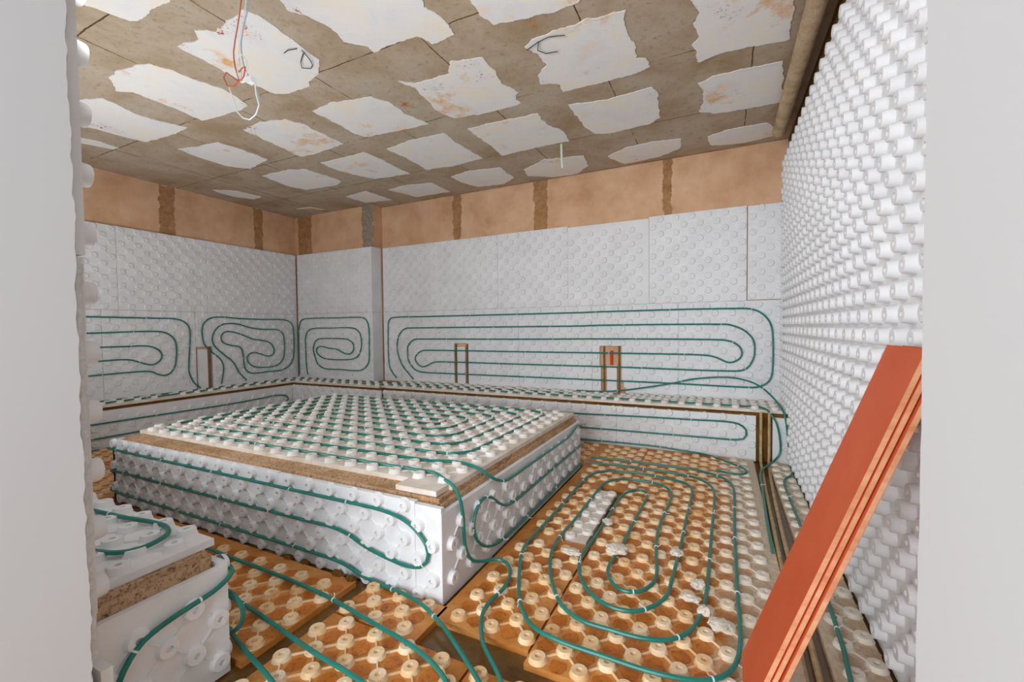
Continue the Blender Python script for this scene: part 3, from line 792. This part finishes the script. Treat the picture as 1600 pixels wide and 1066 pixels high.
# bench seats
bzp = 0.446 + 0.012
YA, YB = 4.412 + U, 4.412 + 3 * U
XA, XB = -6.045 + U, -6.045 + 3 * U
pth = [(0.28, YA), (-3.97, YA), (-4.15, 4.358 + U), (-5.72 + U * 1.0, 4.358 + U), (XB, 4.36), (XB, 1.1), (XA, 1.1), (XA, 4.358 + 3 * U), (-4.3, 4.358 + 3 * U), (-3.9, YB), (-1.5, YB)]
pts = rounded(on_z(bzp, pth), 0.1)
extra = spline([(.20, YA, bzp), (.30, YA - .02, bzp + .005), (.37, 4.40, .45), (.41, 4.36, .40), (.44, 4.35, .34), (.465, 4.35, .2), (.465, 4.35, .09), (.43, 4.33, .035), (.37, 4.2, .02), (.315, 4.07, .015), (.285, 3.9, .012), (.28, 3.7, .01), (.265, 3.25, .008), (.255, 2.9, .006), (.25, 2.6, .004)], 0.03)
pipe('green pipe along the wall bench seats, dropping into the conduit trench', list(reversed(pts[1:])) + extra, ties=0.9)
arc = [(-1.5, 4.80, bzp + .01), (-1.25, 4.81, bzp + .012), (-1.05, 4.82, .485), (-.78, 4.82, .53), (-.45, 4.82, .60), (-.29, 4.81, .645), (-.14, 4.80, .67), (.01, 4.78, .685), (.13, 4.74, .685), (.27, 4.64, .66), (.36, 4.56, .61), (.44, 4.46, .53), (.49, 4.375, .45), (.51, 4.35, .35), (.525, 4.34, .18), (.535, 4.32, .06), (.535, 4.18, .03), (.505, 3.98, .022), (.45, 3.86, .02), (.43, 3.74, .02), (.425, 3.5, .02), (.425, 3.0, .02), (.415, 2.2, .02), (.405, 1.9, .02), (.39, 1.7, .022), (.40, 1.2, .022), (.41, .7, .022)]
pipe('green pipe arching free over long bench, then down beside right wall', spline(arc, 0.03), ties=0.75)

# risers
ry = 4.388 - 0.018
rp = [(-3.6, .29), (-2.4, .292), (-1.38, .292), (-.7, .31), (-.2, .32), (.05, .325), (.15, .31), (.205, .265), (.21, .22), (.185, .18), (.13, .167), (-.06, .163), (-1.3, .15), (-2.4, .138), (-3.6, .138)]
pipe('green pipe hairpin on the long bench riser', spline(on_y(ry, rp), 0.03), ties=0.7)
rp2 = on_y(ry, [(-3.6, .03), (-1.3, .025), (-.87, .03), (-.55, .03), (-.3, .015)]) + [(-.12, 4.33, .012), (.0, 4.2, .02), (.09, 4.1, .022), (.16, 4.02, .022), (.19, 3.94, .022), (.175, 3.86, .022), (.1, 3.82, .022), (-.03, 3.86, .022)]
pipe('green pipe at the foot of long bench riser, curling onto floor', spline(rp2, 0.03), ties=0.7)
lp = [(1.2, .27), (2.4, .262), (3.4, .255), (3.84, .265), (4.05, .275), (4.2, .25), (4.25, .2), (4.18, .14), (4.0, .12), (2.4, .115), (1.2, .115)]
pipe('green pipe hairpin on the left bench riser', spline(on_x(-5.704, lp), 0.03), ties=0.8)
pipe('straight green pipe at the foot of left bench riser', on_x(-5.704, [(1.2, .0), (2.2, .0), (3.2, .0), (4.2, .0)]), ties=0.8)

# platform front, wrapping the hidden left end
fr = [(-3.97, .36), (-2.77, .36), (-1.82, .36), (-1.46, .36), (-1.34, .35), (-1.26, .325), (-1.2, .285), (-1.165, .245), (-1.155, .21), (-1.165, .17), (-1.2, .14), (-1.27, .128), (-1.34, .132), (-1.46, .15), (-1.55, .172), (-1.63, .2), (-1.73, .215), (-1.9, .215), (-2.8, .208), (-3.94, .205)]
f3 = [(-3.97, .06), (-3.7, .055), (-2.4, .055), (-1.8, .055), (-1.66, .045), (-1.57, .02)]
fy = 1.54 - 0.018
P = on_y(fy, fr)
wrap1 = [(-3.985, fy + .01, .362), (-3.99, 1.6, .362), (-3.99, 2.2, .362)]
wrap2 = [(-3.985, fy + .01, .195), (-3.995, 1.56, .16), (-3.995, 1.58, .125), (-3.985, fy + .01, .075)]
tail = [(-1.48, fy - .005, .012), (-1.38, 1.505, .012), (-1.28, 1.49, .02), (-1.2, 1.475, .022), (-1.12, 1.45, .022), (-.98, 1.385, .018), (-.89, 1.33, .016), (-.81, 1.275, .02), (-.72, 1.21, .024), (-.6, 1.11, .024), (-.5, .98, .024)]
pipe('green pipe with a big hairpin on the platform front, then crossing floor', spline(list(reversed(wrap1)) + P + wrap2 + on_y(fy, f3) + tail, 0.025), ties=0.55)

# platform top: double spiral, its two ends run over the right edge
pz = 0.457 + 0.013
lo = lambda i: 1.77 + 2 * U * i
hi = lambda i: 3.475 - 2 * U * i
xl = lambda i: -3.8825 + 2 * U * i
xh = lambda i: -1.325 - 2 * U * i
A = [(-1.42, lo(0))]
for i in (0, 2, 4):
    A += [(xl(i), lo(i)), (xl(i), hi(i)), (xh(i), hi(i)), (xh(i), lo(i + 2) if i < 4 else 2.70)]
Bp = [(-1.50, lo(1))]
for i in (1, 3, 5):
    Bp += [(xl(i), lo(i)), (xl(i), hi(i)), (xh(i), hi(i))] + ([(xh(i), lo(i + 2))] if i < 5 else [])
spir = rounded(on_z(pz, A + list(reversed(Bp))), 0.2, 7)
edgeP = [(-1.38, 1.775, pz + .003), (-1.29, 1.765, pz + .004), (-1.2, 1.715, pz + .003), (-1.125, 1.68, .463), (-1.088, 1.668, .43), (-1.076, 1.672, .38), (-1.076, 1.685, .31), (-1.076, 1.695, .2), (-1.076, 1.715, .14), (-1.074, 1.755, .085), (-1.06, 1.83, .045), (-1.02, 1.9, .03), (-.965, 1.9, .026), (-.92, 1.855, .024), (-.89, 1.78, .024), (-.88, 1.69, .024), (-.89, 1.6, .024), (-.885, 1.53, .022), (-.85, 1.45, .018), (-.8, 1.38, .014), (-.74, 1.325, .014), (-.68, 1.27, .02), (-.62, 1.2, .024), (-.55, 1.05, .024)]
edgeQ = [(-1.44, lo(1) + .004, pz + .002), (-1.31, 1.965, pz + .004), (-1.21, 1.955, pz + .003), (-1.135, 1.945, .462), (-1.09, 1.965, .425), (-1.077, 2.03, .385), (-1.077, 2.12, .352), (-1.077, 2.23, .343), (-1.077, 2.4, .342), (-1.077, 3.12, .333), (-1.077, 3.27, .335), (-1.077, 3.38, .36), (-1.077, 3.48, .375), (-1.077, 3.56, .36), (-1.09, 3.615, .34), (-1.2, 3.63, .33)]
pipe('longest green pipe, spiralling over the whole platform top and over its edge', list(reversed(spline(edgeP, 0.025))) + spir[1:-1] + spline(edgeQ, 0.025), ties=1.3)
R_ = [(3.61, .19), (3.45, .188), (2.94, .19), (2.49, .19), (2.25, .193), (2.15, .205), (2.05, .25), (1.97, .31), (1.91, .335), (1.85, .335), (1.8, .3), (1.78, .24), (1.795, .18), (1.84, .125), (1.91, .08), (2.02, .045), (2.22, .032), (2.6, .032), (3.45, .032), (3.61, .032)]
pipe('green pipe in a rounded loop on the right side of platform', spline(on_x(-1.077, R_), 0.025), ties=0.5)

# floor spiral of the right aisle
fz = 0.025
sp = [(-1.05, 3.79), (-.7, 3.81), (-.4, 3.81), (-.17, 3.79), (-.02, 3.71), (.06, 3.6), (.085, 3.45), (.085, 3.2), (.075, 2.75), (.07, 2.13), (.07, 1.8), (.055, 1.67), (.01, 1.575), (-.07, 1.52), (-.2, 1.495), (-.38, 1.495), (-.54, 1.5), (-.65, 1.525), (-.73, 1.59), (-.8, 1.7), (-.88, 1.88), (-.935, 2.03), (-.95, 2.15), (-.945, 2.4), (-.945, 2.9), (-.94, 3.25), (-.9, 3.4), (-.82, 3.48), (-.7, 3.51), (-.55, 3.52), (-.37, 3.49), (-.25, 3.45), (-.19, 3.36), (-.178, 3.2),
      (-.185, 2.85), (-.19, 2.4), (-.2, 2.11), (-.21, 1.95), (-.25, 1.86), (-.31, 1.795), (-.39, 1.775), (-.47, 1.8), (-.55, 1.875), (-.61, 1.98), (-.64, 2.1), (-.635, 2.3), (-.625, 2.6), (-.62, 2.94), (-.6, 3.07), (-.54, 3.15), (-.485, 3.15), (-.455, 3.06), (-.457, 2.9), (-.468, 2.6), (-.475, 2.3), (-.49, 2.13), (-.485, 2.03), (-.455, 1.965), (-.41, 1.92), (-.36, 1.915), (-.31, 1.95), (-.275, 2.03),
      (-.272, 2.13), (-.295, 2.28), (-.318, 2.5), (-.318, 2.73), (-.305, 3.0), (-.305, 3.15), (-.34, 3.27), (-.42, 3.34), (-.52, 3.355), (-.65, 3.345), (-.74, 3.29), (-.785, 3.17), (-.795, 2.9), (-.8, 2.5), (-.81, 2.25), (-.79, 2.08), (-.74, 1.93), (-.68, 1.81), (-.6, 1.7), (-.5, 1.645), (-.38, 1.64), (-.26, 1.645), (-.17, 1.68), (-.11, 1.75), (-.075, 1.85), (-.055, 2.0), (-.048, 2.3), (-.042, 2.74),
      (-.035, 3.15), (-.045, 3.38), (-.09, 3.51), (-.18, 3.6), (-.3, 3.635), (-.53, 3.65), (-.8, 3.66), (-1.05, 3.62)]
pipe('green pipe in a long oval spiral on the right aisle floor', spline(on_z(fz, sp), 0.025), ties=0.6)
# floor pipes of the foreground
g1 = [(-2.7, 1.36), (-2.29, 1.35), (-1.95, 1.345), (-1.61, 1.33), (-1.46, 1.312), (-1.25, 1.28), (-1.04, 1.248), (-.91, 1.21), (-.82, 1.165), (-.74, 1.1), (-.66, .98)]
pipe('green floor pipe nearest to the platform front', spline(on_z(fz, g1), 0.03), ties=0.8)
g2 = [(-2.3, 1.16), (-1.9, 1.14), (-1.64, 1.11), (-1.46, 1.085), (-1.3, 1.065), (-1.17, 1.055), (-1.0, 1.03), (-.85, .97)]
pipe('green floor pipe in the middle of the foreground trio', spline(on_z(fz, g2), 0.03), ties=0.9)
g3 = [(-1.8, 1.03), (-1.66, .99), (-1.59, .972), (-1.49, .95), (-1.36, .92), (-1.2, .87), (-1.0, .8)]
pipe('short green floor pipe in the bottom left foreground corner', spline(on_z(fz, g3), 0.03))
ef = [(-1.562, .56, .06), (-1.562, .585, .14), (-1.562, .6, .19), (-1.562, .625, .235), (-1.562, .66, .268), (-1.562, .72, .288), (-1.562, .8, .3), (-1.562, .86, .308), (-1.562, .905, .325), (-1.57, .932, .338), (-1.6, .942, .345), (-1.75, .943, .35), (-3.2, .943, .35)]
pipe('green pipe bent across the white end of bench stub', spline(ef, 0.02), ties=[0.21, 0.4])
bu = [(-3.2, .943, .245), (-1.75, .943, .242), (-1.65, .946, .245), (-1.6, .953, .23), (-1.572, .965, .18), (-1.585, .962, .12), (-1.65, .955, .075), (-1.8, .95, .06), (-3.2, .945, .06)]
pipe('green pipe bulging round the back corner of bench stub', spline(bu, 0.02), ties=[1.2])
ft = [(-3.3, .68), (-2.1, .665), (-1.94, .66), (-1.86, .672), (-1.79, .695), (-1.755, .735), (-1.76, .79), (-1.79, .84), (-1.86, .868), (-1.95, .868), (-2.1, .845), (-2.4, .82), (-3.3, .82)]
pipe('green pipe U-bend lying on top of bench stub', spline(on_z(0.472, ft), 0.02), ties=[1.34, 2.1])

# ------------------------------------------------------------------ conduits and other fittings
def thin(name, label, cat, P, r, mat, group=None, seg=8, sm=True):
    return prop(tube(name, spline(P, 0.04) if sm else P, r, mat, None, seg), label, cat, group)


thin('conduit', 'beige conduit in the corner trench, left of the pair', 'conduit', [(.322, 4.375, .43), (.322, 4.372, .3), (.322, 4.372, .06), (.32, 4.33, .01), (.318, 4.2, -.008), (.3, 3.6, -.01), (.285, 2.9, -.01), (.272, 2.2, -.01), (.262, 1.5, -.01), (.255, .8, -.01)], 0.0115, 'conduit', 'conduits in the trench')
thin('conduit', 'beige conduit in the corner trench, right of the pair', 'conduit', [(.385, 4.375, .43), (.385, 4.372, .3), (.385, 4.372, .06), (.38, 4.33, .01), (.372, 4.2, -.008), (.345, 3.6, -.01), (.326, 2.9, -.01), (.315, 2.2, -.01), (.305, 1.5, -.01), (.3, .8, -.01)], 0.0115, 'conduit', 'conduits in the trench')
thin('conduit', 'red conduit in the chased niche of far wall', 'conduit', [(-1.115, 4.895, .77), (-1.115, 4.89, .85), (-1.113, 4.893, .93)], 0.016, 'red', sm=False)
for l, x, z1 in (('thin dark conduit, left leg of the niche with red conduit', -1.2, .98), ('thin dark conduit, right leg of the niche with red conduit', -1.03, .98), ('thin dark conduit, left leg of the slim upright channel', -3.198, .99), ('thin dark conduit, right leg of the slim upright channel', -3.025, .99)):
    thin('conduit', l, 'conduit', [(x, 4.893, .455), (x, 4.893, .7), (x, 4.893, z1)], 0.010, 'dkconduit', 'conduits chased into the walls', sm=False)
thin('conduit', 'thin brown conduit in the cut channel of left wall', 'conduit', [(-6.064, 3.39, .455), (-6.064, 3.39, .7), (-6.064, 3.39, .985)], 0.011, 'dkconduit', 'conduits chased into the walls', sm=False)
thin('capped_pipe', 'plaster-coated pipe hanging along the ceiling beside the right wall', 'pipe', [(.44, .52, 2.905), (.44, 1.6, 2.905), (.45, 3.0, 2.9), (.452, 4.5, 2.9)], 0.052, 'lagging', None, 18)
thin('tube_stub', 'short pale tube hanging from the ceiling near far wall', 'tube', [(-1.395, 4.03, 2.97), (-1.393, 4.03, 2.86), (-1.385, 4.028, 2.735)], 0.011, 'stub', None, 10)

cy = 1.4
orange = [(-2.147, cy, 2.97), (-2.147, cy, 2.839), (-2.185, cy, 2.71), (-2.219, cy, 2.61), (-2.21, cy, 2.53), (-2.19, cy + .005, 2.46), (-2.24, cy + .01, 2.447), (-2.31, cy + .02, 2.47), (-2.34, cy + .02, 2.52), (-2.315, cy + .02, 2.54), (-2.25, cy + .01, 2.495), (-2.18, cy, 2.45), (-2.13, cy - .01, 2.455), (-2.115, cy - .01, 2.50), (-2.15, cy, 2.51), (-2.19, cy, 2.495)]
thin('electrical_cable', 'orange cable dangling in a tangle from the ceiling', 'cable', orange, 0.0032, 'orange', 'cables hanging from the ceiling')
white = [(-2.12, cy + .01, 2.97), (-2.125, cy + .01, 2.84), (-2.165, cy + .01, 2.7), (-2.195, cy + .01, 2.6), (-2.18, cy + .01, 2.5), (-2.16, cy, 2.44), (-2.13, cy, 2.45), (-2.115, cy, 2.53), (-2.15, cy - .01, 2.575), (-2.18, cy - .01, 2.54), (-2.165, cy, 2.44), (-2.1, cy, 2.435), (-2.06, cy, 2.41), (-2.055, cy, 2.36), (-2.035, cy, 2.30), (-2.06, cy, 2.26), (-2.109, cy, 2.246), (-2.16, cy, 2.265), (-2.21, cy, 2.31), (-2.23, cy, 2.37), (-2.25, cy, 2.41), (-2.265, cy, 2.44)]
w = thin('electrical_cable', 'white cable ending in a hanging loop below the ceiling', 'cable', white, 0.0032, 'white', 'cables hanging from the ceiling')
g = G(); g.box((-2.105, cy - .014, 2.418), (-2.07, cy + .014, 2.446)); g.build('connector', 'white', w)
blue = [(-2.105, cy + .02, 2.97), (-2.11, cy + .02, 2.85), (-2.13, cy + .018, 2.79), (-2.18, cy + .015, 2.65), (-2.16, cy + .015, 2.52), (-2.1, cy + .012, 2.44), (-2.066, cy + .01, 2.39), (-2.045, cy + .01, 2.31), (-2.08, cy + .008, 2.262), (-2.12, cy + .008, 2.254)]
thin('electrical_cable', 'pale blue cable strand twisted with the hanging white loop', 'cable', blue, 0.0028, 'blue', 'cables hanging from the ceiling')
wz = ZC - 0.012
for l, pts in (('bent black tie wire on the ceiling patch behind cable tangle', [(-2.503, 1.9), (-2.446, 1.885), (-2.392, 1.907)]), ('curled black tie wire loop on the ceiling patch behind cable tangle', [(-2.38, 1.93), (-2.41, 2.02), (-2.49, 2.09), (-2.53, 2.05), (-2.44, 1.98), (-2.39, 1.95)]),
               ('longer black tie wire on the big ceiling patch', [(-1.113, 2.567), (-1.018, 2.518), (-.95, 2.512), (-.849, 2.533)]), ('shorter black tie wire on the big ceiling patch', [(-1.02, 2.53), (-1.05, 2.59), (-1.018, 2.652), (-.939, 2.659)])):
    thin('tie_wire', l, 'wire', [(x, y, wz - 0.006 * (i % 2)) for i, (x, y) in enumerate(pts)], 0.0028, 'wire', 'tie wires under the ceiling', 5)

# lumps of cement dropped on the floor panels
def lump(name, label, loc, r, seed, mat='lump', group='cement lumps on the floor', cat='lump'):
    bm = bmesh.new()
    bmesh.ops.create_icosphere(bm, subdivisions=3, radius=1)
    for v in bm.verts:
        d = v.co.normalized()
        k = 1 + 0.35 * noise.noise(d * 1.6 + Vector((seed, 0, 0))) + 0.22 * noise.noise(d * 4 + Vector((seed, 3, 0)))
        v.co = Vector((d.x * k * r[0], d.y * k * r[1], max(d.z * k * r[2], -0.4 * r[2])))
    me = bpy.data.meshes.new(name); bm.to_mesh(me); bm.free()
    me.materials.append(M[mat])
    o = bpy.data.objects.new(name, me); COL.objects.link(o)
    o.location = loc
    return prop(o, label, cat, group)


lump('cement_lump', 'biggest white cement lump, at the centre of floor spiral', (-.49, 2.235, .038), (.055, .05, .022), 1)
lump('cement_lump', 'small cement lump at a pipe bend right of spiral centre', (-.2, 2.335, .035), (.03, .035, .018), 2)
lump('cement_lump', 'white cement lump alone between two right floor pipes', (-.09, 2.08, .036), (.034, .03, .02), 3)
lump('cement_lump', 'flat cement lump left of the near right pipe bend', (-.115, 1.965, .034), (.04, .026, .014), 4)
lump('cement_lump', 'rounded white lump touching the pipe at near right bend', (-.055, 1.895, .036), (.026, .024, .02), 5)
lump('cement_lump', 'spread of crusty cement right of the near pipe bend', (.0, 1.845, .03), (.045, .04, .012), 6)
lump('cement_lump', 'pale cement lump lying in the dark panel gap', (-.61, 2.56, .024), (.03, .035, .018), 7)
lump('cement_lump', 'crumbly lump on the lifted white floor strip', (-.70, 2.13, .03), (.05, .03, .012), 8)

for k, (x, y, r1, r2) in enumerate(((-1.60, 1.497, .035, .02), (-1.69, 1.502, .04, .022), (-1.93, 1.508, .03, .018), (-2.06, 1.506, .04, .02))):
    lump('mortar_stone', 'brown mortar stone in the gap at the foot of platform front', (x, y, -.008), (r1, r2, .024), 20 + k * 3, 'core_dark', 'mortar stones at the platform foot', 'stone')

# ragged bead of foam over the board edge at the left jamb
g = G()
pts = []
zz = 1.37
while zz > 0.36:
    pts.append((-1.449 + 0.003 * noise.noise(Vector((zz * 15, 0, 5))), 0.502 + 0.004 * noise.noise(Vector((zz * 9, 3, 0))) + 0.003 * noise.noise(Vector((zz * 40, 3, 0))), zz)); zz -= 0.006
tube_geo(g, pts, 0.012, 10, 0, lambda i: 0.013 + 0.003 * noise.noise(Vector((i * 0.11, 2, 0))) + 0.003 * noise.noise(Vector((i * 0.6, 2, 0))))
prop(g.build('foam_bead', 'plaster', None, 50), 'ragged white foam bead down the left door jamb', 'foam bead')

# ------------------------------------------------------------------ the three red planks leaning on the right wall
d = Vector((.334, 0, .9426)).normalized()
nr = Vector((-d.z, 0, d.x))
tops = Vector((.452, 0, 1.137))
specs = [('front red film-faced plank leaning on the right wall', 0.0, 1.393, 1.667, 0.0, 0.0135),
         ('middle red plank of the leaning stack', 0.0155, 1.388, 1.662, 0.004, 0.0125),
         ('rear red plank of the leaning stack, next to the wall', 0.0315, 1.376, 1.655, 0.010, 0.0135)]
for l, off, y0, y1, up_, th in specs:
    t0 = tops + d * up_ - nr * off
    L = 1.15 + up_
    root = prop(bpy.data.objects.new('red_plank', None), l, 'plank', 'red planks by the doorway')
    COL.objects.link(root)
    root.location = (t0 - d * L - nr * th)[0], (y0 + y1) / 2, (t0 - d * L - nr * th)[2]
    FT = 0.0009

    def slab_(name, k0, k1, mat):
        c8 = []
        for a, k, yy in ((0, k0, y0), (0, k0, y1), (L, k0, y1), (L, k0, y0), (0, k1, y0), (0, k1, y1), (L, k1, y1), (L, k1, y0)):
            p_ = t0 - d * a - nr * k
            c8.append((p_.x - root.location.x, yy - root.location.y, p_.z - root.location.z))
        q = G()
        q.add(c8, [(0, 1, 2, 3), (4, 7, 6, 5), (0, 3, 7, 4), (1, 5, 6, 2), (0, 4, 5, 1), (3, 2, 6, 7)], 0)
        return fix_normals(q.build(name, mat, root))

    slab_('film_face', 0, FT, 'film')
    slab_('plywood_core', FT, th - FT, 'ply')
    slab_('film_face', th - FT, th, 'film')
